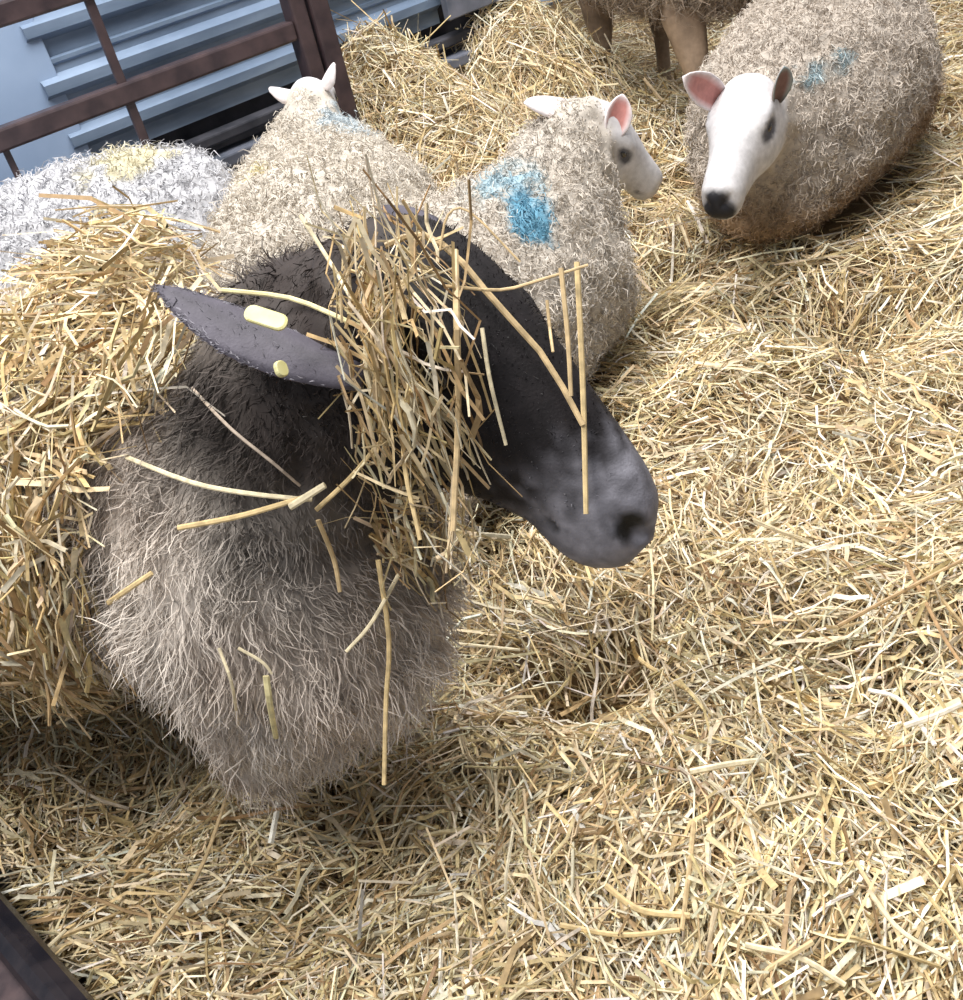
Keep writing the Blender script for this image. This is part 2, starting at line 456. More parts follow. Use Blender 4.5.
def surface_nets(fn, lo, hi, vox):
    lo = np.asarray(lo, float); n = np.ceil((np.asarray(hi) - lo) / vox).astype(int) + 1
    ax = [lo[i] + vox * np.arange(n[i]) for i in range(3)]
    # coarse pass first, then evaluate only near the surface
    st = 4
    cax = [a[::st] for a in ax]
    cg = np.stack(np.meshgrid(*cax, indexing='ij'), -1).reshape(-1, 3)
    cv = fn(cg).reshape([len(a) for a in cax])
    near = np.abs(cv) < vox * st * 2.6
    idx = [np.minimum((np.arange(n[i]) + st // 2) // st, len(cax[i]) - 1) for i in range(3)]
    mask = near[np.ix_(*idx)]
    val = cv[np.ix_(*idx)].copy()
    ii = np.argwhere(mask)
    pts = lo + ii * vox
    out = np.concatenate([fn(pts[k:k + 400000]) for k in range(0, len(pts), 400000)])
    val[mask] = out
    sg = val < 0
    acc = np.zeros(tuple(n - 1) + (3,)); cnt = np.zeros(tuple(n - 1))
    base = np.stack(np.meshgrid(*[np.arange(k - 1) for k in n], indexing='ij'), -1)
    for axis in range(3):
        o1, o2 = [a for a in range(3) if a != axis]
        for b1 in (0, 1):
            for b2 in (0, 1):
                sl = [slice(0, n[i] - 1) for i in range(3)]
                sl[o1] = slice(b1, n[o1] - 1 + b1); sl[o2] = slice(b2, n[o2] - 1 + b2)
                s2 = list(sl); s2[axis] = slice(1, n[axis])
                v0, v1 = val[tuple(sl)], val[tuple(s2)]
                cross = (v0 < 0) != (v1 < 0)
                t = np.where(cross, v0 / np.where(cross, v0 - v1, 1), 0)
                off = np.zeros(cross.shape + (3,)); off[..., axis] = t; off[..., o1] = b1; off[..., o2] = b2
                acc += off * cross[..., None]; cnt += cross
    act = cnt > 0
    vid = np.full(act.shape, -1); vid[act] = np.arange(act.sum())
    verts = lo + (base[act] + acc[act] / cnt[act][:, None]) * vox
    faces = []
    for axis in range(3):
        o1, o2 = [(1, 2), (2, 0), (0, 1)][axis]
        sl = [slice(None)] * 3; s2 = [slice(None)] * 3
        sl[axis] = slice(0, -1); s2[axis] = slice(1, None)
        for o in (o1, o2): sl[o] = slice(1, -1); s2[o] = slice(1, -1)
        a, b = sg[tuple(sl)], sg[tuple(s2)]
        cross = np.argwhere(a != b)
        if not len(cross): continue
        c = cross.copy(); c[:, o1] += 1; c[:, o2] += 1
        flip = sg[c[:, 0], c[:, 1], c[:, 2]]
        def g(d1, d2):
            k = c.copy(); k[:, o1] += d1; k[:, o2] += d2
            return vid[k[:, 0], k[:, 1], k[:, 2]]
        qd = np.stack([g(-1, -1), g(0, -1), g(0, 0), g(-1, 0)], 1)
        qd[~flip] = qd[~flip][:, ::-1]
        faces.append(qd)
    faces = np.concatenate(faces); faces = faces[(faces >= 0).all(1)]
    # light smoothing
    nb = np.zeros_like(verts); ct = np.zeros(len(verts))
    e = np.concatenate([faces[:, [0, 1]], faces[:, [1, 2]], faces[:, [2, 3]], faces[:, [3, 0]]])
    for _ in range(2):
        nb[:] = 0; ct[:] = 0
        for k in range(3):
            nb[:, k] = np.bincount(e[:, 0], verts[e[:, 1], k], len(verts)) + np.bincount(e[:, 1], verts[e[:, 0], k], len(verts))
        ct = np.bincount(e[:, 0], minlength=len(verts)) + np.bincount(e[:, 1], minlength=len(verts))
        verts = verts * 0.5 + 0.5 * nb / ct[:, None]
    return verts, faces

class Head:
    """sheep head frame: poll at O, n to the nose, t dorsal, l to the sheep's right; length S"""
    def __init__(s, O, nose, up_hint, size=None, table=None, deep=1.0):
        s.O = np.asarray(O, float); v = np.asarray(nose, float) - s.O
        s.S = size or np.linalg.norm(v); s.n = nrm(v)
        u = np.asarray(up_hint, float); s.t = nrm(u - s.n * (u @ s.n)); s.l = np.cross(s.n, s.t)
        s.table = table or [(-0.07, -0.05, 0.10, 0.09), (-0.04, -0.06, 0.19, 0.15), (0.05, -0.07, 0.25, 0.195), (0.18, -0.095, 0.295, 0.225), (0.34, -0.115, 0.30, 0.225),
                            (0.48, -0.10, 0.265, 0.19), (0.62, -0.075, 0.215, 0.15), (0.78, -0.05, 0.18, 0.138), (0.90, -0.045, 0.165, 0.135), (0.97, -0.055, 0.14, 0.115), (1.005, -0.06, 0.10, 0.08), (1.02, -0.055, 0.03, 0.03)]
    def P(s, a, b, c=0.0):
        return s.O + (s.n * a + s.t * b + s.l * c) * s.S
    def M(s): return np.stack([s.n, s.t, s.l])
    def sdf(s, p):
        S = s.S
        d = s_loft(p, s.O, s.n, s.t, [(a * S, b * S, c * S, e * S) for a, b, c, e in s.table], 2.25)
        M = s.M()
        for sd in (-1, 1):
            d = smin(d, s_ell(p, s.P(0.30, 0.075, 0.185 * sd), V(0.13, 0.06, 0.05) * S, M), 0.05 * S)      # brow
            d = smin(d, s_ell(p, s.P(0.34, -0.17, 0.14 * sd), V(0.19, 0.15, 0.08) * S, M), 0.06 * S)       # cheek
            d = smax(d, -s_ell(p, s.P(0.345, 0.0, 0.262 * sd), V(0.075, 0.05, 0.05) * S, M), 0.03 * S)     # eye socket
            d = smin(d, s_cone(p, s.P(0.285, 0.035, 0.212 * sd), s.P(0.40, 0.03, 0.205 * sd), 0.016 * S, 0.012 * S), 0.012 * S)   # upper lid
            d = smin(d, s_cone(p, s.P(0.295, -0.035, 0.218 * sd), s.P(0.40, -0.035, 0.21 * sd), 0.012 * S, 0.01 * S), 0.012 * S)  # lower lid
            d = smax(d, -s_cone(p, s.P(0.935, 0.035, 0.112 * sd), s.P(0.995, 0.005, 0.055 * sd), 0.030 * S, 0.028 * S), 0.010 * S)  # nostril
            d = smax(d, -s_cone(p, s.P(0.99, -0.105, 0.02 * sd), s.P(0.76, -0.13, 0.125 * sd), 0.012 * S, 0.009 * S), 0.014 * S)   # mouth
        d = smin(d, s_ell(p, s.P(0.86, -0.16, 0), V(0.11, 0.06, 0.085) * S, M), 0.04 * S)                    # chin
        return d

def ear_geo(base, tip, face, width, cup=0.35, thick=0.005, curve=None, nu=14, nv=9):
    """closed leaf-shaped ear; 'face' is the side the opening looks to"""
    base, tip = np.asarray(base, float), np.asarray(tip, float)
    a = tip - base; L = np.linalg.norm(a); a = a / L
    f = nrm(np.asarray(face, float) - a * (np.asarray(face, float) @ a)); s = np.cross(a, f)
    u = np.linspace(0, 1, nu); v = np.linspace(-1, 1, nv)
    wp = np.interp(u, [0, 0.12, 0.35, 0.6, 0.8, 0.92, 1], [0.42, 0.62, 0.95, 1.0, 0.74, 0.42, 0.05]) * width / 2
    cu = np.interp(u, [0, 0.3, 1], [1.5, 1.0, 0.5]) * cup
    bend = (curve if curve is not None else np.zeros(3))
    F, B = [], []
    for i in range(nu):
        c = base + a * L * u[i] + bend * (u[i] ** 2) * L
        for j in range(nv):
            ang = v[j] * cu[i] * 2.2
            r = wp[i] / max(math.sin(min(cu[i] * 2.2, 1.5)), 0.3)
            p = c + s * (math.sin(ang) * r) + f * ((1 - math.cos(ang)) * r)
            nn = f * math.cos(ang) - s * math.sin(ang)
            th = thick * (1 - 0.55 * abs(v[j]) ** 3) * (1.35 - 0.7 * u[i])
            F.append(p + nn * th / 2); B.append(p - nn * th / 2)
    verts = np.array(F + B); n = nu * nv
    q = []
    for i in range(nu - 1):
        for j in range(nv - 1):
            k = i * nv + j
            q.append((k, k + 1, k + nv + 1, k + nv)); q.append((n + k, n + k + nv, n + k + nv + 1, n + k + 1))
        for j in (0, nv - 1):
            k = i * nv + j; r = (k, k + nv, n + k + nv, n + k)
            q.append(r if j == 0 else r[::-1])
    for i in (0, nu - 1):
        for j in range(nv - 1):
            k = i * nv + j; r = (k, n + k, n + k + 1, k + 1)
            q.append(r if i == 0 else r[::-1])
    inner = np.concatenate([np.ones(n), np.zeros(n)])
    uu = np.tile(np.repeat(u, nv), 2); vv = np.tile(np.tile(v, nu), 2)
    return verts, np.array(q), inner, uu, vv

def tri_sample(verts, faces, n, prob=None):
    """random points on quads -> positions, normals, face index"""
    a, b, c, d = (verts[faces[:, k]] for k in range(4))
    nr = np.cross(c - a, d - b); ar = np.linalg.norm(nr, axis=1) / 2
    wgt = ar if prob is None else ar * prob
    i = rng.choice(len(faces), n, p=wgt / wgt.sum())
    s, t = rng.uniform(0, 1, (n, 1)), rng.uniform(0, 1, (n, 1))
    P = (a[i] * (1 - s) + b[i] * s) * (1 - t) + (d[i] * (1 - s) + c[i] * s) * t
    return P, nrm(nr[i]), i

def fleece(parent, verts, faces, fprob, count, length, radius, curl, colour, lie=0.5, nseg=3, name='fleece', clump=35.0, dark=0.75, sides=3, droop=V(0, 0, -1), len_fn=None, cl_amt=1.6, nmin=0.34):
    org = np.array(parent.location)
    P, N, fi = tri_sample(verts, faces, count, fprob)
    n = len(P)
    cl = np.stack([vnoise(P * clump + k * 31.7, 20 + k) for k in range(3)], 1) - 0.5
    g = droop[None] - N * (N @ droop)[:, None]
    D = nrm(N * (1 - lie) + nrm(g + 1e-4) * lie * 0.7 + cl * cl_amt + rng.normal(0, 0.18, (n, 3)))
    D = nrm(D + N * np.maximum(0, nmin - (D * N).sum(1))[:, None])
    s1 = nrm(np.cross(D, rng.normal(size=(n, 3)))); s2 = np.cross(D, s1)
    L = length * rng.lognormal(0, 0.25, n)
    if len_fn is not None: L = L * len_fn(P)
    u = np.linspace(0, 1, nseg + 1)[None, :, None]
    ph = (vnoise(P * clump * 0.7, 31) * 12 + rng.uniform(0, 1.5, n))[:, None, None]
    Q = P[:, None, :] - N[:, None, :] * 0.004 + D[:, None, :] * L[:, None, None] * u \
        + (s1[:, None, :] * np.cos(ph + u * 5.0) + s2[:, None, :] * np.sin(ph + u * 5.0) - s1[:, None, :] * np.cos(ph) - s2[:, None, :] * np.sin(ph)) * curl * L[:, None, None]
    Q[:, :, :] += -N[:, None, :] * (u ** 2) * 0.15 * L[:, None, None]
    c = colour(P) * rng.uniform(0.86, 1.1, (n, 1))
    r = radius * rng.lognormal(0, 0.25, n)
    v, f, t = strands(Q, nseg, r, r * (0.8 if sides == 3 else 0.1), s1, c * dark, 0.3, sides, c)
    return link(name, np_mesh(name, v - org, f, t), parent, M_WOOL)

def eyeball(parent, head, sd, r=0.05):
    import bmesh
    bm = bmesh.new(); bmesh.ops.create_uvsphere(bm, u_segments=16, v_segments=10, radius=1)
    S = head.S; c = head.P(0.345, 0.0, 0.2 * sd)
    for v in bm.verts:
        q = head.n * v.co.x * 0.048 * S + head.t * v.co.y * 0.036 * S + head.l * v.co.z * 0.032 * S + c - np.array(parent.location)
        v.co = Vector(q)
    for fc in bm.faces: fc.smooth = True
    me = bpy.data.meshes.new('eye'); bm.to_mesh(me); bm.free()
    return link('eye', me, parent, M_EYE)

def lerp(a, b, t): return np.asarray(a) * (1 - t[:, None]) + np.asarray(b) * t[:, None]

def build_sheep(name, label, base, heading, scale=1.0, head=None, neck=None, ears=(), wool=(0.62, 0.56, 0.48), paint=None, face=None,
                vox=0.0095, locks=9000, lock_len=0.03, lock_r=0.005, curl=0.18, standing=False, extra=None, lie=0.45, legs_folded=True, top=None,
                back_t=1.0, wool_fn=None, group='sheep in the straw pen', lift=0.0, clump=35.0, bias=0.35, knee=True, crown=False, lump=0.006, lumpf=38.0, sides=2, len_fn=None, cl_amt=1.6, nmin=0.34):
    base = np.asarray(base, float); hd = math.radians(heading)
    fx = V(math.cos(hd), math.sin(hd), 0); fy = V(-math.sin(hd), math.cos(hd), 0); up = V(0, 0, 1)
    root = empty(name, (base[0], base[1], base[2]), label, 'sheep', group)
    W = lambda x, y, z: base + (fx * x + fy * y) * scale + up * (z * scale + lift)
    tb = top or [(-0.52, 0.20, 0.06, 0.06), (-0.50, 0.215, 0.14, 0.12), (-0.44, 0.225, 0.21, 0.20), (-0.28, 0.23, 0.25, 0.255), (-0.05, 0.225, 0.245, 0.27), (0.15, 0.215, 0.235, 0.245),
                 (0.30, 0.21, 0.215, 0.20), (0.38, 0.21, 0.18, 0.15), (0.42, 0.21, 0.11, 0.09), (0.435, 0.21, 0.05, 0.04)]
    tb = [(a * scale, b * scale * back_t, c * scale * back_t, d * scale) for a, b, c, d in tb]
    O = W(0, 0, 0)
    def d_wool(p):
        d = s_loft(p, O, fx, up, tb, 2.15)
        if neck is not None:
            for a, b, r1, r2 in neck: d = smin(d, s_cone(p, a, b, r1, r2), 0.06)
        if not standing and legs_folded:
            for sd in (-1, 1):
                d = smin(d, s_ell(p, W(-0.28, 0.17 * sd, 0.13), V(0.17, 0.10, 0.13) * scale, np.stack([fx, fy, up])), 0.05)
        return d
    bare_parts = []
    if standing:
        for x0, sd, kx in ((0.26, 1, 0.02), (0.26, -1, 0.0), (-0.34, 1, -0.05), (-0.34, -1, -0.06)):
            bare_parts.append((W(x0, 0.11 * sd, 0.36), W(x0 + kx, 0.105 * sd, 0.20), 0.062 * scale, 0.034 * scale))
            bare_parts.append((W(x0 + kx, 0.105 * sd, 0.20), W(x0 + 0.01, 0.105 * sd, -0.04), 0.027 * scale, 0.022 * scale))
    elif legs_folded and knee:
        for sd in (-1, 1):
            bare_parts.append((W(0.20, 0.15 * sd, 0.05), W(0.41, 0.13 * sd, 0.045), 0.05 * scale, 0.034 * scale))
            bare_parts.append((W(0.41, 0.13 * sd, 0.045), W(0.22, 0.16 * sd, 0.02), 0.032 * scale, 0.026 * scale))
    def d_bare(p):
        d = np.full(len(p), 9.0)
        for a, b, r1, r2 in bare_parts: d = np.minimum(d, s_cone(p, a, b, r1, r2))
        if head is not None: d = np.minimum(d, head.sdf(p))
        if extra is not None: d = np.minimum(d, extra(p))
        return d
    def fn(p): return smin(d_wool(p), d_bare(p), 0.022)
    # bounds
    pts = [W(x, y, z) for x in (-0.56, 0.48) for y in (-0.3, 0.3) for z in (-0.06, 0.62)]
    if neck is not None:
        for a, b, r1, r2 in neck: pts += [a - r1, a + r1, b - r2, b + r2]
    if head is not None:
        for a in (-0.1, 1.1): pts += [head.P(a, 0.4, 0.35), head.P(a, -0.45, -0.35), head.P(a, 0.4, -0.35), head.P(a, -0.45, 0.35)]
    pts = np.array(pts); lo, hi = pts.min(0) - 0.03, pts.max(0) + 0.03
    lo[2] = max(lo[2], base[2] - 0.07)
    v, f = surface_nets(fn, lo, hi, vox)
    m = sstep(-0.012, 0.014, d_bare(v) - d_wool(v))          # 1 = wool
    if head is not None and crown:                           # the crown and jaw behind the ears stay woolly
        s = (v - head.O) @ head.n / head.S
        m = np.maximum(m, (1 - sstep(-0.06, 0.03, s)) * (np.linalg.norm(v - head.O, axis=1) < head.S))
    # lumpy fleece surface
    vn = np.zeros_like(v); fnr = np.cross(v[f[:, 2]] - v[f[:, 0]], v[f[:, 3]] - v[f[:, 1]])
    for k in range(4):
        for j in range(3): vn[:, j] += np.bincount(f[:, k], fnr[:, j], len(v))
    vn = nrm(vn)
    wob = v * lumpf + np.stack([vnoise(v * 18 + 5 * k, 60 + k) for k in range(3)], 1) * 1.6
    v = v + vn * ((vnoise(wob, 40) - 0.5) * 2 * lump + (vnoise(v * 11, 41) - 0.5) * 2 * lump)[:, None] * m[:, None]
    wc = wool_fn or (lambda p: np.repeat(np.array([wool]), len(p), 0))
    def wcol(p):
        c = wc(p)
        if paint is not None: c = paint(p, c)
        return np.clip(c, 0, 1)
    fc = face(v, head) if face is not None else np.repeat(np.array([[0.78, 0.76, 0.74]]), len(v), 0)
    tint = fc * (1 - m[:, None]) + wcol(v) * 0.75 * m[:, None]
    V_, F_, T_ = [v], [f], [tint]; off = len(v)
    for e in ears:
        ev, ef, inner, uu, vv = ear_geo(**e['geo'])
        V_.append(ev); F_.append(ef + off); off += len(ev)
        T_.append(e['colour'](inner, uu, vv))
    me = np_mesh('body', np.concatenate(V_) - base, np.concatenate(F_), np.concatenate(T_))
    body = link('body', me, root, M_SKIN)
    fm = m[f].min(1)
    ctr = v[f].mean(1); nr = nrm(np.cross(v[f[:, 2]] - v[f[:, 0]], v[f[:, 3]] - v[f[:, 1]]))
    toward = (nr * nrm(CAM - ctr)).sum(1)
    pr = (fm > 0.35) * np.clip(bias + toward, 0.12, 1.0) * (ctr[:, 2] > base[2] + lift - 0.02)
    if locks:
        if len_fn is None and head is not None:
            len_fn = lambda P: 0.3 + 0.7 * sstep(0.0, 0.10, head.sdf(P))
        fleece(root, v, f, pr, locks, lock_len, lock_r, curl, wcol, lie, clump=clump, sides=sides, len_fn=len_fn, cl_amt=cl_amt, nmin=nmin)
    return dict(root=root, body=body, v=v, f=f, m=m, fm=fm, wcol=wcol, base=base, W=W, pr=pr, nr=nr, ctr=ctr)

def foot(x, y, a, b, deg): FOOT.append((x, y, a, b, math.radians(deg)))
def dot_paint(spots):
    def f(p, c):
        for ctr, rad, col, soft in spots:
            d = np.linalg.norm((p - np.asarray(ctr)) / np.asarray(rad), axis=1) + (vnoise(p * 40, 55) - 0.5) * soft
            k = (1 - sstep(0.55, 1.05, d)) * 0.9
            c = c * (1 - k[:, None]) + np.asarray(col)[None] * k[:, None]
        return c
    return f

# ---------------- the dark-faced sheep in front
HD = 0.87
nimg = 0.6965 * IX + 0.7175 * IY
timg = 0.7175 * IX - 0.6965 * IY
A_ = math.radians(38)
h_t = math.cos(A_) * timg + math.sin(A_) * (-FWD)
poll = at_depth(385, 262, HD)
hero_tab = [(-0.06, -0.02, 0.05, 0.04), (-0.045, -0.04, 0.14, 0.10), (0.0, -0.05, 0.215, 0.165), (0.10, -0.08, 0.275, 0.205), (0.22, -0.105, 0.31, 0.225), (0.36, -0.125, 0.32, 0.225),
            (0.48, -0.105, 0.285, 0.195), (0.62, -0.065, 0.225, 0.155), (0.76, -0.045, 0.185, 0.13), (0.88, -0.05, 0.165, 0.122), (0.96, -0.06, 0.14, 0.108), (1.0, -0.07, 0.105, 0.085), (1.025, -0.07, 0.05, 0.045)]
HH = Head(poll, poll + nimg * 0.325 + -FWD * 0.02, h_t, size=0.325, table=hero_tab)
e_base = at_depth(366, 376, 0.815); e_tip = at_depth(157, 309, 0.83)
def hero_face(v, h):
    s = (v - h.O) @ h.n / h.S; t = (v - h.O) @ h.t / h.S
    n1 = vnoise(v * 95, 3); n2 = vnoise(v * 150, 4)
    c = np.repeat(np.array([[0.014, 0.0115, 0.0125]]), len(v), 0)
    k = sstep(0.62, 0.93, s + (n1 - 0.5) * 0.16 - np.maximum(t, 0) * 0.3)
    c = lerp(c, (0.20, 0.195, 0.22), k * 1.0) if False else c * (1 - k[:, None]) + np.array([[0.21, 0.205, 0.235]]) * k[:, None]
    c = c * (0.62 + 0.75 * n2 * (0.6 + 0.8 * n1))[:, None]
    dn = np.minimum(np.linalg.norm(v - h.P(0.965, 0.025, 0.09), axis=1), np.linalg.norm(v - h.P(0.965, 0.025, -0.09), axis=1)) / h.S
    kn = 1 - sstep(0.035, 0.06, dn)
    c = c * (1 - kn[:, None]) + 0.012 * kn[:, None]
    for sd in (-1, 1):
        dm = s_cone(v, h.P(1.0, -0.105, 0.01 * sd), h.P(0.78, -0.135, 0.13 * sd), 0, 0) / h.S
        k = (1 - sstep(0.008, 0.02, dm)) * 0.85
        c = c * (1 - k[:, None]) + 0.012 * k[:, None]
    return c
def hero_wool(p):
    # dark wool plus painted-in shade at throat and behind ear, grey-brown lower, pale hem
    near = np.linalg.norm(p - HH.P(0.12, -0.25, 0.1), axis=1)
    k = 1 - sstep(0.10, 0.32, near + (vnoise(p * 12, 8) - 0.5) * 0.10)
    n = vnoise(p * 14, 9)
    c = lerp((0.58, 0.49, 0.42), (0.76, 0.69, 0.62), n)
    return c * (1 - k[:, None]) + np.array([[0.055, 0.044, 0.041]]) * k[:, None]
def dark_ear(inner, uu, vv):
    c = np.repeat(np.array([[0.085, 0.078, 0.098]]), len(inner), 0)
    c[inner > 0.5] = (0.16, 0.105, 0.11)
    return c * (0.75 + 0.5 * np.abs(vv))[:, None]
hb = HH.P(0.06, -0.14, 0.0)
cb = V(-0.245, 0.96, 0.34)
hero_neck = [(cb, hb + V(-0.06, 0.06, -0.08), 0.175, 0.115), (hb + V(-0.06, 0.06, -0.08), HH.P(0.08, -0.13, 0), 0.115, 0.075),
             (V(-0.235, 0.90, 0.275), V(-0.325, 0.885, 0.115), 0.17, 0.065), (cb, V(-0.46, 1.18, 0.395), 0.18, 0.215)]
HERO_DEG = -15.0
hbase = V(-0.63, 1.20, 0.0)
hero_body = [(-0.50, 0.36, 0.06, 0.06), (-0.48, 0.36, 0.13, 0.12), (-0.40, 0.35, 0.175, 0.19), (-0.2, 0.355, 0.195, 0.235), (0.05, 0.36, 0.20, 0.24), (0.25, 0.36, 0.19, 0.20), (0.36, 0.35, 0.16, 0.15), (0.41, 0.35, 0.08, 0.08)]
def hero_len(P):
    return 0.34 + 0.66 * sstep(0.02, 0.18, HH.sdf(P))
def hero_legs(p):
    d = np.full(len(p), 9.0)
    c, s_ = math.cos(math.radians(HERO_DEG)), math.sin(math.radians(HERO_DEG))
    for x0, y0 in ((0.30, 0.10), (0.30, -0.10), (-0.34, 0.12), (-0.34, -0.12)):
        a = hbase + V(c * x0 - s_ * y0, s_ * x0 + c * y0, 0)
        d = np.minimum(d, s_cone(p, a + V(0, 0, 0.28), a + V(0, 0, -0.05), 0.06, 0.03))
    return d
hero = build_sheep('sheep', 'dark-faced sheep in front with straw over its head and back', hbase, HERO_DEG, 1.05, HH, hero_neck,
    ears=[dict(geo=dict(base=e_base, tip=e_tip, face=FWD * 0.75 + IY * 0.65, width=0.056, cup=0.30, thick=0.007, curve=IY * -0.10), colour=dark_ear),
          dict(geo=dict(base=HH.P(0.08, 0.02, -0.16), tip=at_depth(384, 207, 1.03), face=HH.n * 0.8 + V(0, 0, -0.4), width=0.066, cup=0.42, thick=0.007), colour=dark_ear)],
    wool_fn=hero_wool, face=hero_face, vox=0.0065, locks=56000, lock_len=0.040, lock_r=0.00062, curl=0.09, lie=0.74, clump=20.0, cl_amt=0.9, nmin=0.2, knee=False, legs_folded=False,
    top=hero_body, extra=hero_legs, crown=True, lump=0.008, lumpf=26.0, len_fn=hero_len)
eyeball(hero['root'], HH, 1); eyeball(hero['root'], HH, -1)
hs = ((hero['ctr'] - HH.O) @ HH.n) / HH.S
fur = fleece(hero['root'], hero['v'], hero['f'], (hero['fm'] <= 0.5) * (hero['ctr'][:, 2] > 0.35) * np.clip((0.85 - hs) / 0.4, 0, 1), 9000, 0.006, 0.0006, 0.1, lambda p: hero_face(p, HH) * 1.25, 0.0, 2, 'face_hair', 20.0, 0.9, 2, droop=HH.n)

# short fur on the near ear
ev, ef, einn, euu, evv = ear_geo(base=e_base, tip=e_tip, face=FWD * 0.75 + IY * 0.65, width=0.056, cup=0.30, thick=0.007, curve=IY * -0.10)
fleece(hero['root'], ev, ef, None, 5200, 0.006, 0.0005, 0.1, lambda p: np.repeat(np.array([[0.21, 0.20, 0.23]]), len(p), 0) * (0.6 + 0.8 * vnoise(p * 90, 12))[:, None], 0.75, 2, 'ear_fur', 30.0, 1.0, 2, droop=nrm(e_tip - e_base), cl_amt=0.5, nmin=0.15)

# ear tag: flag on top of the ear, back half underneath
def tag_flag(name, c, ax, nn, L, Wd, T, parent):
    r = Wd * 0.42; out = []
    for cx_, cy_, a0 in ((L / 2 - r, Wd / 2 - r, 0), (-L / 2 + r, Wd / 2 - r, 90), (-L / 2 + r, -Wd / 2 + r, 180), (L / 2 - r, -Wd / 2 + r, 270)):
        for k in range(5):
            a = math.radians(a0 + 22.5 * k); out.append((cx_ + r * math.cos(a), cy_ + r * math.sin(a)))
    n = len(out); vv = []
    for sc, z in ((0.88, -T / 2), (1, -T / 4), (1, T / 4), (0.88, T / 2)): vv += [(x * sc, y * sc, z) for x, y in out]
    qs = np.array([(k * n + i, k * n + (i + 1) % n, (k + 1) * n + (i + 1) % n, (k + 1) * n + i) for k in range(3) for i in range(n)])
    me = np_mesh(name, np.array(vv), [qs, np.arange(n)[::-1][None], (3 * n + np.arange(n))[None]], None, False)
    o = link(name, me, parent, M_TAG)
    ax = nrm(ax); nn = nrm(nn - ax * (nn @ ax)); s = np.cross(nn, ax)
    m = Matrix.Identity(4)
    for i in range(3): m[i][0] = ax[i]; m[i][1] = s[i]; m[i][2] = nn[i]; m[i][3] = c[i] - parent.location[i]
    o.matrix_local = m
    return o
tg = tag_flag('ear_tag', at_depth(266, 318, 0.776), IX * 0.93 + IY * 0.30, -FWD * 0.9 - IY * 0.45, 0.034, 0.0155, 0.0035, hero['root'])
tag(tg, 'pale yellow plastic ear tag')
tg = tag_flag('ear_tag', at_depth(281, 369, 0.775), IX * 0.3 + IY * 0.95, -FWD * 0.6 + IX * 0.7, 0.013, 0.011, 0.005, hero['root'])
tag(tg, 'back half of the yellow ear tag')

# ---------------- colours of the white-faced flock
def white_face(nose=(0.02, 0.02, 0.025), eye_ring=0.03, base=(0.60, 0.585, 0.60)):
    def f(v, h):
        c = np.repeat(np.array([base]), len(v), 0) * (0.94 + 0.1 * vnoise(v * 50, 6))[:, None]
        if h is None: return c
        q = (v - h.O) / h.S; s, t, l = q @ h.n, q @ h.t, q @ h.l
        k = sstep(0.915, 0.965, s + (vnoise(v * 60, 7) - 0.5) * 0.03 + (t + 0.04) * 0.12 - 0.25 * np.maximum(np.abs(l) - 0.07, 0)) * (t > -0.14)
        c = c * (1 - k[:, None]) + np.array([nose]) * k[:, None]
        for sd in (-1, 1):
            d = np.sqrt(((s - 0.36) / 1.5) ** 2 + (t + 0.005) ** 2 + (l - 0.2 * sd) ** 2)
            k = (1 - sstep(0.055, 0.09, d)) * 0.92
            c = c * (1 - k[:, None]) + np.array([[0.05, 0.05, 0.065]]) * k[:, None]
        for sd in (-1, 1):
            dm = s_cone(v, h.P(1.0, -0.11, 0.01 * sd), h.P(0.80, -0.14, 0.13 * sd), 0, 0) / h.S
            k = (1 - sstep(0.012, 0.03, dm)) * 0.75
            c = c * (1 - k[:, None]) + np.array([[0.08, 0.07, 0.075]]) * k[:, None]
        th = sstep(-0.22, -0.34, t) * 0.35
        return c * (1 - th[:, None]) + np.array([[0.62, 0.50, 0.40]]) * th[:, None]
    return f
def pink_ear(inner, uu, vv):
    c = np.repeat(np.array([[0.78, 0.72, 0.73]]), len(inner), 0)
    k = (inner > 0.5) * (1 - sstep(0.55, 1.0, np.abs(vv))) * (1 - sstep(0.8, 1.0, uu))
    c = c * (1 - k[:, None]) + np.array([[0.50, 0.22, 0.20]]) * k[:, None]
    k = (inner > 0.5) * (1 - sstep(0.05, 0.35, uu)) * 0.7
    return c * (1 - k[:, None]) + np.array([[0.10, 0.05, 0.05]]) * k[:, None]

def brown_ear(inner, uu, vv):
    c = pink_ear(inner, uu, vv); c[inner > 0.5] *= np.array([[0.42, 0.55, 0.55]]); c[inner < 0.5] = (0.34, 0.27, 0.25)
    return c
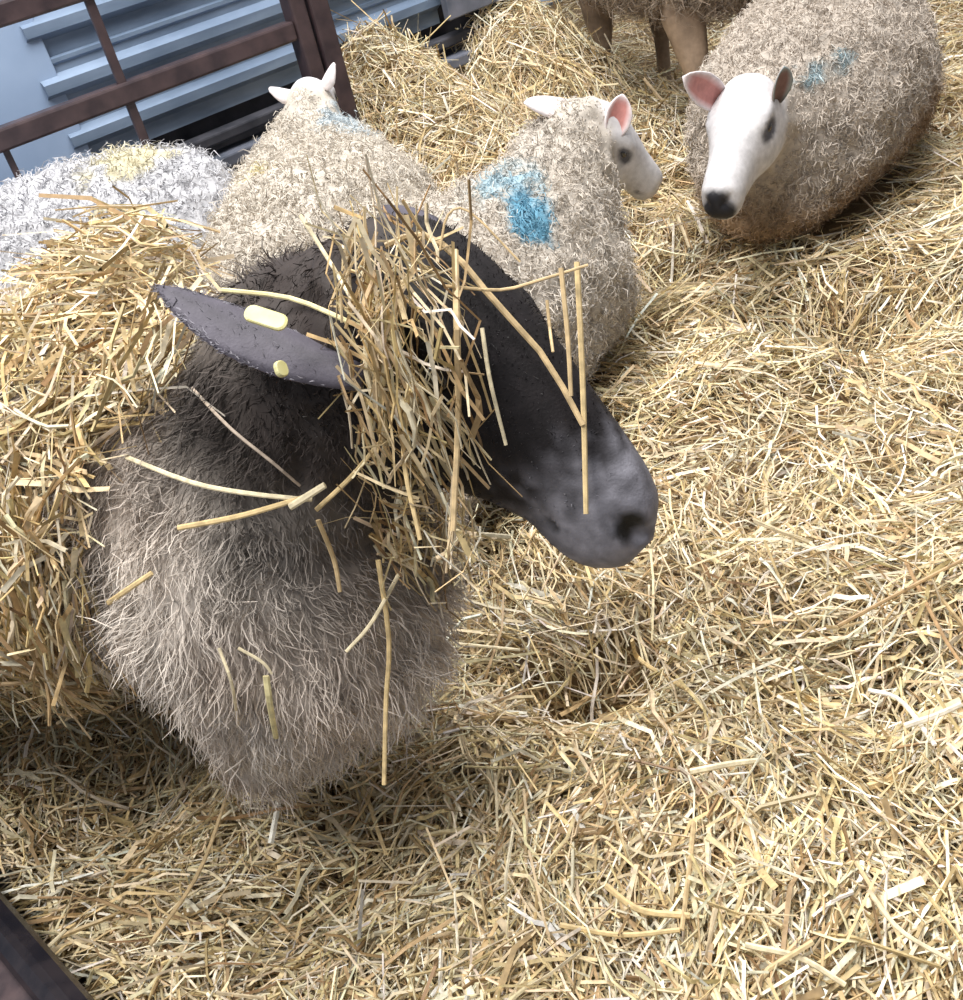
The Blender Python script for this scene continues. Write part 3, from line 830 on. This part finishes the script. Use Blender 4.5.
# ---------------- sheep lying at the right, facing the camera
FINE = dict(locks=24500, lock_len=0.019, lock_r=0.0012, curl=0.30, clump=52.0, lump=0.009, lumpf=34.0)
p0 = at_y(752, 88, 2.05); p1 = at_y(714, 214, 1.86)
RH = Head(p0, p1, V(-0.62, -0.70, 0.55), size=0.282)
RH.table = [(a, b, c, d * 1.1) for a, b, c, d in RH.table]
rb = V(1.02, 2.44, 0.0)
rdeg = 233.0
rfx = V(math.cos(math.radians(rdeg)), math.sin(math.radians(rdeg)), 0)
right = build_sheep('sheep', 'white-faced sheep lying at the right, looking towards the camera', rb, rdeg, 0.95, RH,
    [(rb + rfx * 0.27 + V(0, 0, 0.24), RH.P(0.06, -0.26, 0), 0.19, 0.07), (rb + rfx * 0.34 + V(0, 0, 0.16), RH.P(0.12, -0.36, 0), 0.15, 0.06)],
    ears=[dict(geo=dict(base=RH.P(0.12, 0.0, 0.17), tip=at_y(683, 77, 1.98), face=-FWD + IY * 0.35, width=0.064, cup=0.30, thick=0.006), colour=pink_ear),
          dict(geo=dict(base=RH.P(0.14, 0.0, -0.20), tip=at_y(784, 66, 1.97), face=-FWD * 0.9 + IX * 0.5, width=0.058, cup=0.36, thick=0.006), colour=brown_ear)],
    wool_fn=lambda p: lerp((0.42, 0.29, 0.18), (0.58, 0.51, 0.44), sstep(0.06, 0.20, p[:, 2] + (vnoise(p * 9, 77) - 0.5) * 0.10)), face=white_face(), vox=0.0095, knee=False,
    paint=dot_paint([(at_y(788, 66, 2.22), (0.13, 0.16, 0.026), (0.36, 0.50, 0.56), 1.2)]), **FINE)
eyeball(right['root'], RH, 1); eyeball(right['root'], RH, -1)
foot(rb[0], rb[1], 0.46, 0.24, rdeg)

# ---------------- blue-marked sheep in the middle, facing away to the right
p0 = at_y(594, 116, 2.02); p1 = p0 + nrm(IX * 0.66 + IY * 0.42 + FWD * 0.62) * 0.25
BH = Head(p0, p1, V(0.1, -0.25, 1.0), size=0.23)
bb = V(0.03, 1.70, 0.0); bdeg = 43.0
bfx = V(math.cos(math.radians(bdeg)), math.sin(math.radians(bdeg)), 0)
blue = build_sheep('sheep', 'sheep with a bright blue paint mark, facing away behind the dark-faced one', bb, bdeg, 0.90, BH,
    [(bb + bfx * 0.26 + V(0, 0, 0.23), BH.P(0.04, -0.22, 0), 0.18, 0.075), (bb + bfx * 0.33 + V(0, 0, 0.13), BH.P(0.10, -0.36, 0), 0.15, 0.065)],
    ears=[dict(geo=dict(base=BH.P(0.06, 0.03, -0.17), tip=at_y(524, 103, 1.98), face=FWD + IY * 0.3, width=0.062, cup=0.30, thick=0.006), colour=pink_ear),
          dict(geo=dict(base=BH.P(0.17, 0.0, 0.18), tip=at_y(623, 94, 2.0), face=-FWD + IX * 0.35, width=0.056, cup=0.42, thick=0.006), colour=pink_ear)],
    wool=(0.62, 0.56, 0.49), face=white_face(nose=(0.55, 0.48, 0.48)), vox=0.0095, 
    paint=dot_paint([(at_y(525, 200, 1.72), (0.05, 0.10, 0.10), (0.10, 0.34, 0.50), 1.0), (at_y(505, 170, 1.80), (0.075, 0.10, 0.07), (0.40, 0.56, 0.64), 1.2)]), knee=False, **FINE)
eyeball(blue['root'], BH, 1); eyeball(blue['root'], BH, -1)
foot(bb[0], bb[1], 0.45, 0.23, bdeg)

# ---------------- sheep by the gate post, seen from behind
p0 = at_y(306, 94, 2.43); p1 = p0 + nrm(V(0.15, 0.85, -0.45)) * 0.24
SH = Head(p0, p1, V(0, -0.1, 1.0), size=0.23)
sb = V(-0.18, 2.08, 0.0); sdeg = 88.0
sfx = V(math.cos(math.radians(sdeg)), math.sin(math.radians(sdeg)), 0)
post_sheep = build_sheep('sheep', 'cream sheep seen from behind, ears pricked below the gate post', sb, sdeg, 0.95, SH,
    [(sb + sfx * 0.24 + V(0, 0, 0.28), SH.P(0.03, -0.22, 0), 0.235, 0.065)],
    ears=[dict(geo=dict(base=SH.P(0.04, 0.05, -0.15), tip=at_y(270, 92, 2.40), face=FWD + IX * 0.2, width=0.05, cup=0.42, thick=0.006), colour=pink_ear),
          dict(geo=dict(base=SH.P(0.04, 0.05, 0.15), tip=at_y(335, 64, 2.40), face=FWD * 0.6 + IX, width=0.05, cup=0.42, thick=0.006), colour=pink_ear)],
    wool=(0.66, 0.60, 0.52), face=white_face(), vox=0.0105, back_t=1.12,
    paint=dot_paint([(at_y(345, 122, 2.3), (0.08, 0.12, 0.06), (0.55, 0.63, 0.68), 1.4), (at_y(270, 205, 1.9), (0.05, 0.07, 0.08), (0.68, 0.58, 0.26), 1.2)]), knee=False, **FINE)
eyeball(post_sheep['root'], SH, 1); eyeball(post_sheep['root'], SH, -1)
foot(sb[0], sb[1], 0.43, 0.22, sdeg)

# ---------------- grey-white sheep at the left, only its back in view
gb = V(-0.78, 1.98, 0.0); gdeg = 186.0
gfx = V(math.cos(math.radians(gdeg)), math.sin(math.radians(gdeg)), 0)
p0 = gb + gfx * 0.56 + V(0, 0, 0.60); p1 = p0 + nrm(gfx * 0.8 + V(0, 0, -0.6)) * 0.25
GH = Head(p0, p1, V(0, 0, 1.0), size=0.25)
grey = build_sheep('sheep', 'grey-white sheep with tight curls at the left edge, below the gate rails', gb, gdeg, 0.98, GH,
    [(gb + gfx * 0.28 + V(0, 0, 0.28), GH.P(0.06, -0.16, 0), 0.19, 0.08)],
    ears=[dict(geo=dict(base=GH.P(0.06, 0.05, sd * 0.16), tip=GH.P(-0.05, 0.10, sd * 0.6), face=GH.n, width=0.055, cup=0.4, thick=0.006), colour=pink_ear) for sd in (-1, 1)],
    wool=(0.60, 0.60, 0.63), face=white_face(), vox=0.0095, back_t=1.24,
    paint=dot_paint([(at_y(128, 152, 1.98), (0.09, 0.09, 0.05), (0.68, 0.62, 0.42), 1.4)]), knee=False, **{**FINE, 'lump': 0.008, 'lumpf': 52.0})
eyeball(grey['root'], GH, 1); eyeball(grey['root'], GH, -1)
foot(gb[0], gb[1], 0.48, 0.25, gdeg)

# ---------------- standing sheep at the top, its belly and legs in view
tb_ = V(0.93, 3.30, 0.0); tdeg = 100.0
tfx = V(math.cos(math.radians(tdeg)), math.sin(math.radians(tdeg)), 0)
p0 = tb_ + tfx * 0.60 + V(0, 0, 0.86); p1 = p0 + nrm(tfx * 0.75 + V(0, 0, -0.55)) * 0.25
TH = Head(p0, p1, V(0, 0, 1.0), size=0.25)
stand_tb = [(-0.50, 0.54, 0.06, 0.06), (-0.48, 0.54, 0.13, 0.12), (-0.40, 0.55, 0.19, 0.19), (-0.2, 0.55, 0.22, 0.24), (0.05, 0.55, 0.22, 0.25), (0.25, 0.55, 0.20, 0.22), (0.36, 0.56, 0.16, 0.16), (0.41, 0.57, 0.08, 0.08)]
stand = build_sheep('sheep', 'brown woolly sheep standing at the top, only its legs and belly in view', tb_, tdeg, 1.0, TH,
    [(tb_ + tfx * 0.28 + V(0, 0, 0.58), TH.P(0.06, -0.16, 0), 0.17, 0.08)],
    ears=[dict(geo=dict(base=TH.P(0.06, 0.05, sd * 0.16), tip=TH.P(-0.05, 0.10, sd * 0.6), face=TH.n, width=0.055, cup=0.4, thick=0.006), colour=pink_ear) for sd in (-1, 1)],
    wool=(0.47, 0.38, 0.30), vox=0.0105, standing=True, top=stand_tb, **{**FINE, 'locks': 14000, 'lock_len': 0.045},
    face=lambda v, h: np.where((v[:, 2] > 0.55)[:, None], np.array([[0.75, 0.72, 0.70]]), np.array([[0.34, 0.25, 0.18]]) * (0.7 + 0.6 * vnoise(v * 30, 3))[:, None]))
eyeball(stand['root'], TH, 1); eyeball(stand['root'], TH, -1)

# ---------------- sheep in the top right corner
cb_ = V(2.30, 4.25, 0.0); cdeg = 15.0
cfx = V(math.cos(math.radians(cdeg)), math.sin(math.radians(cdeg)), 0)
p0 = cb_ + cfx * 0.55 + V(0, 0, 0.58); p1 = p0 + nrm(cfx * 0.8 + V(0, 0, -0.6)) * 0.25
CH = Head(p0, p1, V(0, 0, 1.0), size=0.25)
corner = build_sheep('sheep', 'grey sheep lying in the top right corner, mostly cut off', cb_, cdeg, 1.0, CH,
    [(cb_ + cfx * 0.28 + V(0, 0, 0.28), CH.P(0.06, -0.16, 0), 0.19, 0.08)],
    ears=[dict(geo=dict(base=CH.P(0.06, 0.05, sd * 0.16), tip=CH.P(-0.05, 0.10, sd * 0.6), face=CH.n, width=0.055, cup=0.4, thick=0.006), colour=pink_ear) for sd in (-1, 1)],
    wool=(0.50, 0.46, 0.42), face=white_face(), vox=0.011, **{**FINE, 'locks': 6000, 'lock_r': 0.003})
eyeball(corner['root'], CH, 1); eyeball(corner['root'], CH, -1)

make_bedding()

# ------------------------------------------------------------------ straw on the dark-faced sheep
HB = BVHTree.FromPolygons([tuple(p) for p in hero['v']], [tuple(q) for q in hero['f'].tolist()])
def to_px(P):
    q = P - CAM; z = q @ FWD
    return CX + (q @ IX) / z * F_PX, CY + (q @ IY) / z * F_PX
def in_poly(x, y, poly):
    ins = np.zeros(len(x), bool); n = len(poly)
    for i in range(n):
        x1, y1 = poly[i]; x2, y2 = poly[(i + 1) % n]
        c = ((y1 > y) != (y2 > y)) & (x < (x2 - x1) * (y - y1) / (y2 - y1 + 1e-9) + x1)
        ins ^= c
    return ins
def push_out(P, off):
    """keep the points of the lines outside the body by their offset"""
    sh = P.shape; Q = P.reshape(-1, 3).copy(); of = np.repeat(off, sh[1])
    for i in range(len(Q)):
        loc, no, _, d = HB.find_nearest(Q[i])
        if d > 0.2: continue
        loc, no = np.array(loc), np.array(no)
        s = (Q[i] - loc) @ no
        if s < of[i]: Q[i] = loc + no * of[i]
    return Q.reshape(sh)
def stuff_straw(name, P, wid, tint, label, n_seg, side=None):
    N = len(P)
    if side is None: side = nrm(rng.normal(size=(N, 3)))
    v, f, t = strands(P, n_seg, wid, wid * rng.uniform(0.3, 0.8, N), side, tint, 0.8)
    o = link(name, np_mesh(name, v, f, t, False), None, M_STRAW)
    return tag(o, label, 'straw', kind='stuff')

# heap over the shoulders and flank
heap_poly = [(-420, 460), (-200, 400), (0, 338), (60, 285), (104, 225), (175, 205), (262, 232), (262, 262), (215, 285), (165, 305), (205, 350), (185, 400), (120, 440), (98, 520), (112, 640), (90, 690), (0, 690), (-420, 700)]
Pt, Nt, _ = tri_sample(hero['v'], hero['f'], 30000, (hero['fm'] > 0.3) * ((hero['nr'] * nrm(CAM - hero['ctr'])).sum(1) > -0.25))
px, py = to_px(Pt)
kp = in_poly(px, py, heap_poly)
Pt, Nt, px, py = Pt[kp][:6800], Nt[kp][:6800], px[kp][:6800], py[kp][:6800]
N = len(Pt)
thick = 0.055 * np.clip(vnoise(Pt * 9, 71) * 1.5, 0.25, 1.0) * (0.35 + 0.65 * sstep(-20, 110, px)) + 0.06 * np.exp(-(((px - 135) / 42) ** 2 + ((py - 285) / 45) ** 2)) + 0.02 * (py > 380)
off = 0.008 + thick * rng.uniform(0, 1, N) ** 0.8
steep = sstep(0.75, 0.25, Nt[:, 2])
rd = rng.normal(size=(N, 3)); rd -= Nt * (rd * Nt).sum(1, keepdims=True)
hang = V(0, 0, -1) - Nt * (Nt @ V(0, 0, -1))[:, None]
D = nrm(nrm(rd) * (1 - 0.72 * steep)[:, None] + nrm(hang + 1e-4) * (0.85 * steep)[:, None] + Nt * rng.normal(0, 0.16, (N, 1)))
L = rng.lognormal(math.log(0.085), 0.4, N).clip(0.03, 0.2)
P = straw_lines(Pt + Nt * off[:, None], D, L, 3, 0.09)
P[:, :, 2] -= 0.0
P = push_out(P, off * 0.6)
stuff_straw('straw_heap', P, rng.lognormal(math.log(0.0015), 0.45, N).clip(0.0007, 0.004), straw_tint(N) * np.array([[0.92, 0.89, 0.84]]),
            'thick straw heaped over the back and flank of the dark-faced sheep', 3)

# tangle hanging over the face and under the jaw
def hit(x, y):
    d = ray(x, y); L_ = np.linalg.norm(d)
    h = HB.ray_cast(Vector(CAM), Vector(d / L_), 3.0)
    return None if h[0] is None else np.array(h[0])
tp = []
poly_t = [(352, 245), (400, 225), (450, 240), (490, 300), (500, 360), (470, 480), (455, 545), (400, 560), (365, 520), (355, 430), (340, 330)]
while len(tp) < 300:
    x, y = rng.uniform(335, 505), rng.uniform(225, 560)
    if not in_poly(np.array([x]), np.array([y]), poly_t)[0]: continue
    if rng.uniform() > np.exp(-((x - 405 - (y - 400) * 0.12) / 48) ** 2) + 0.12: continue
    h = hit(x, y)
    if h is not None: tp.append(h)
tp = np.array(tp); N = len(tp)
off = 0.006 + 0.030 * rng.uniform(0, 1, N) ** 1.3
cv = nrm(CAM[None] - tp)
D = nrm(V(0, 0, -1)[None] + rng.normal(0, 0.30, (N, 3)) + IX * 0.12)
D[rng.uniform(0, 1, N) < 0.14] = 0
z = (D == 0).all(1); D[z] = nrm(rng.normal(size=(z.sum(), 3)) * 0.8 + IX * 0.6)
L = rng.lognormal(math.log(0.075), 0.45, N).clip(0.025, 0.18)
P = push_out(straw_lines(tp + cv * off[:, None], D, L, 4, 0.10), off)
stuff_straw('straw_tangle', P, rng.lognormal(math.log(0.00115), 0.45, N).clip(0.0005, 0.003), straw_tint(N) * np.array([[0.92, 0.88, 0.82]]), 'tangle of straw hanging over the dark face and cheek', 4)

jp = []
while len(jp) < 90:
    x, y = rng.uniform(370, 480), rng.uniform(520, 600)
    if abs(x - 425) / 55 + max(0, y - 540) / 80 > 1: continue
    h = hit(x, y); jp.append(h if h is not None else at_depth(x, y, 0.86))
jp = np.array(jp); N = len(jp)
off = 0.01 + 0.03 * rng.uniform(0, 1, N)
D = nrm(V(0, 0, -1)[None] + rng.normal(0, 0.45, (N, 3)))
P = push_out(straw_lines(jp + nrm(CAM[None] - jp) * off[:, None], D, rng.uniform(0.03, 0.10, N), 4, 0.12), off)
stuff_straw('straw_tuft', P, rng.lognormal(math.log(0.0014), 0.4, N).clip(0.0007, 0.003), straw_tint(N), 'tuft of straw hanging below the jaw of the dark-faced sheep', 4)

# single stalks one can pick out
def catmull(pts, n):
    p = np.array(pts, float)
    if len(p) == 2: return p[0] + (p[1] - p[0]) * np.linspace(0, 1, n)[:, None]
    e = np.concatenate([[2 * p[0] - p[1]], p, [2 * p[-1] - p[-2]]])
    out = []
    for u in np.linspace(0, len(p) - 1 - 1e-6, n):
        i = int(u); t = u - i; a, b, c, d = e[i:i + 4]
        out.append(0.5 * ((2 * b) + (-a + c) * t + (2 * a - 5 * b + 4 * c - d) * t * t + (-a + 3 * b - 3 * c + d) * t ** 3))
    return np.array(out)
def stalk(pix, w_px, col, label, lift=0.012, ground=False, group=None, lifts=None):
    pts, dep = [], []
    for i, (x, y) in enumerate(pix):
        lf = lifts[i] if lifts else lift
        if ground:
            g = gnd(x, y, 0.0)
            for _ in range(4): g = gnd(x, y, float(ground_h(g[:1], g[1:2])[0]) + lf)
            dep.append((g - CAM) @ FWD)
        else:
            h = hit(x, y); dep.append(None if h is None else (h - CAM) @ FWD - lf)
    if not ground:
        kk = [d for d in dep if d is not None]
        if kk:
            md = min(kk); dep = [None if (d is not None and d > md + 0.10) else d for d in dep]
    known = [i for i, d in enumerate(dep) if d is not None]
    if not known: dep = [0.86] * len(pix)
    else: dep = [d if d is not None else dep[min(known, key=lambda k: abs(k - i))] for i, d in enumerate(dep)]
    P = catmull([at_depth(x, y, d) for (x, y), d in zip(pix, dep)], 10)
    mid = P.mean(0); r = 0.85 * w_px * np.mean(dep) / F_PX / 2
    c = np.array([col])
    v, f, t = strands((P - mid)[None], 9, np.array([r]), np.array([r * 0.55]), nrm(np.cross(P[-1] - P[0], FWD))[None], c, 0.85, 6)
    m = len(v) // 10
    caps = [np.arange(m)[::-1][None], (len(v) - m + np.arange(m))[None]]
    o = link('straw_stalk', np_mesh('straw_stalk', v, [f, np.concatenate(caps)], t, False), None, M_STRAW, mid)
    return tag(o, label, 'straw', group or 'single straw stalks')
Y_, PL, TN, BR, GR = (0.66, 0.50, 0.26), (0.76, 0.66, 0.45), (0.54, 0.40, 0.22), (0.30, 0.21, 0.12), (0.68, 0.60, 0.33)
for a in [
    ([(577, 262), (583, 390), (586, 514)], 7, Y_, 'long straight stalk hanging upright in front of the dark muzzle', 0.022),
    ([(561, 268), (568, 340), (571, 396)], 6, TN, 'shorter upright stalk just left of the long one before the muzzle', 0.03),
    ([(385, 246), (420, 234), (455, 255), (495, 302), (545, 358), (583, 425)], 8, TN, 'broad stalk arching over the forehead down to the nose', 0.012),
    ([(445, 286), (500, 290), (540, 280), (588, 265)], 4, TN, 'thin stalk lying crosswise above the nose bridge', 0.03),
    ([(222, 290), (290, 298), (345, 320), (402, 344)], 6, GR, 'greenish yellow stalk lying across the tagged ear', 0.022),
    ([(126, 457), (190, 482), (245, 493), (312, 500)], 6, PL, 'pale stalk slanting across the neck wool, upper of two', 0.035),
    ([(178, 528), (240, 516), (305, 497)], 7, Y_, 'straight yellow stalk on the neck wool, lower of two', 0.038),
    ([(290, 507), (325, 485)], 9, PL, 'short pale flake where two stalks cross on the neck', 0.042),
    ([(316, 510), (350, 478), (381, 441)], 6, Y_, 'yellow stalk rising towards the cheek from the neck', 0.03),
    ([(432, 534), (470, 534), (511, 537)], 7, PL, 'pale cut stalk sticking out flat under the jaw', 0.02),
    ([(378, 560), (389, 640), (386, 700), (384, 785)], 6, Y_, 'long yellow stalk hanging down the chest from the jaw', 0.045),
    ([(400, 572), (372, 622), (346, 652)], 5, PL, 'forked pale stalk crossing the upper chest', 0.05),
    ([(108, 603), (130, 588), (152, 573)], 7, Y_, 'short stubby stalk poking from the wool at the shoulder', 0.04),
    ([(219, 648), (232, 685), (238, 726)], 4, PL, 'thin curved stalk on the lower chest wool', 0.04),
    ([(266, 676), (270, 705), (276, 738)], 8, GR, 'small yellow leaf flake on the lower chest wool', 0.04),
    ([(238, 648), (262, 662), (272, 674)], 4, PL, 'little bent stalk above the leaf flake on the chest', 0.04),
    ([(192, 388), (230, 428), (272, 462), (300, 486)], 4, (0.42, 0.34, 0.27), 'brown twig slanting over the dark neck wool', 0.025),
    ([(455, 250), (457, 330), (458, 420), (453, 531)], 8, TN, 'long thick stalk hanging down the middle of the cheek', 0.028),
    ([(482, 328), (490, 380), (506, 445)], 5, PL, 'pale stalk hanging over the eye, tip pointing down', 0.02),
    ([(372, 300), (366, 370), (384, 430), (382, 470)], 7, PL, 'wavy pale stalk hanging beside the tagged ear', 0.026),
    ([(408, 390), (404, 460), (420, 540)], 6, Y_, 'yellow stalk in the thick of the face tangle', 0.036),
    ([(547, 300), (550, 330), (553, 352)], 4, TN, 'short upright stub on the nose bridge', 0.02),
    ([(300, 215), (330, 262), (352, 300)], 5, PL, 'pale stalk leaning on the crown behind the ear', 0.03),
    ([(318, 520), (334, 560), (340, 592)], 6, TN, 'tan stalk dangling below the crossing stalks on the throat', 0.04),
    ([(440, 250), (448, 215), (470, 212), (520, 262)], 3, TN, 'hair-thin stalk looping above the crown', 0.02),
]:
    stalk(*a[:4], lift=a[4])
for pix, w_, c, lab, lf in [
    ([(838, 626), (905, 590), (970, 556)], 5, (0.42, 0.28, 0.14), 'long brown stalk slanting up to the right edge of the bedding', 0.03),
    ([(905, 560), (940, 630), (962, 665)], 5, (0.38, 0.24, 0.12), 'bent brown stalk near the right edge of the bedding', 0.03),
    ([(690, 772), (730, 764), (765, 760)], 8, PL, 'short pale cut stalk lying on the middle foreground straw', 0.025),
    ([(905, 726), (935, 716), (962, 704)], 8, (0.84, 0.78, 0.66), 'white stalk at the right edge of the foreground straw', 0.03),
    ([(632, 640), (640, 660), (688, 690)], 6, Y_, 'yellow stalk lying on the rise below the muzzle', 0.025),
    ([(694, 822), (688, 880), (682, 930)], 7, TN, 'upright tan stalk in the bottom foreground straw', 0.03),
    ([(606, 886), (640, 910), (690, 916)], 9, Y_, 'curved yellow leaf lying in the bottom foreground straw', 0.025),
    ([(745, 945), (800, 958), (845, 985)], 8, PL, 'pale leaf blade lying at the bottom of the bedding', 0.025),
    ([(560, 925), (620, 935), (680, 930)], 7, Y_, 'long yellow stalk lying level at the bottom of the bedding', 0.025),
    ([(150, 945), (200, 870), (232, 780)], 5, TN, 'thin stalk slanting over the straw beside the pen rail', 0.035),
    ([(40, 955), (66, 930)], 5, PL, 'short pale stalk overhanging the dark pen rail', 0.03),
    ([(420, 640), (520, 650)], 4, PL, 'thin pale stalk lying in front of the chest', 0.03),
    ([(868, 690), (900, 700), (935, 745)], 6, (0.84, 0.78, 0.66), 'bright split stalk above the hollow on the right', 0.03),
    ([(868, 890), (900, 930), (950, 960)], 6, PL, 'bright curved stalk in the bottom right corner', 0.03),
]:
    stalk(pix, w_, c, lab, lift=lf, ground=True, group='single stalks on the bedding')
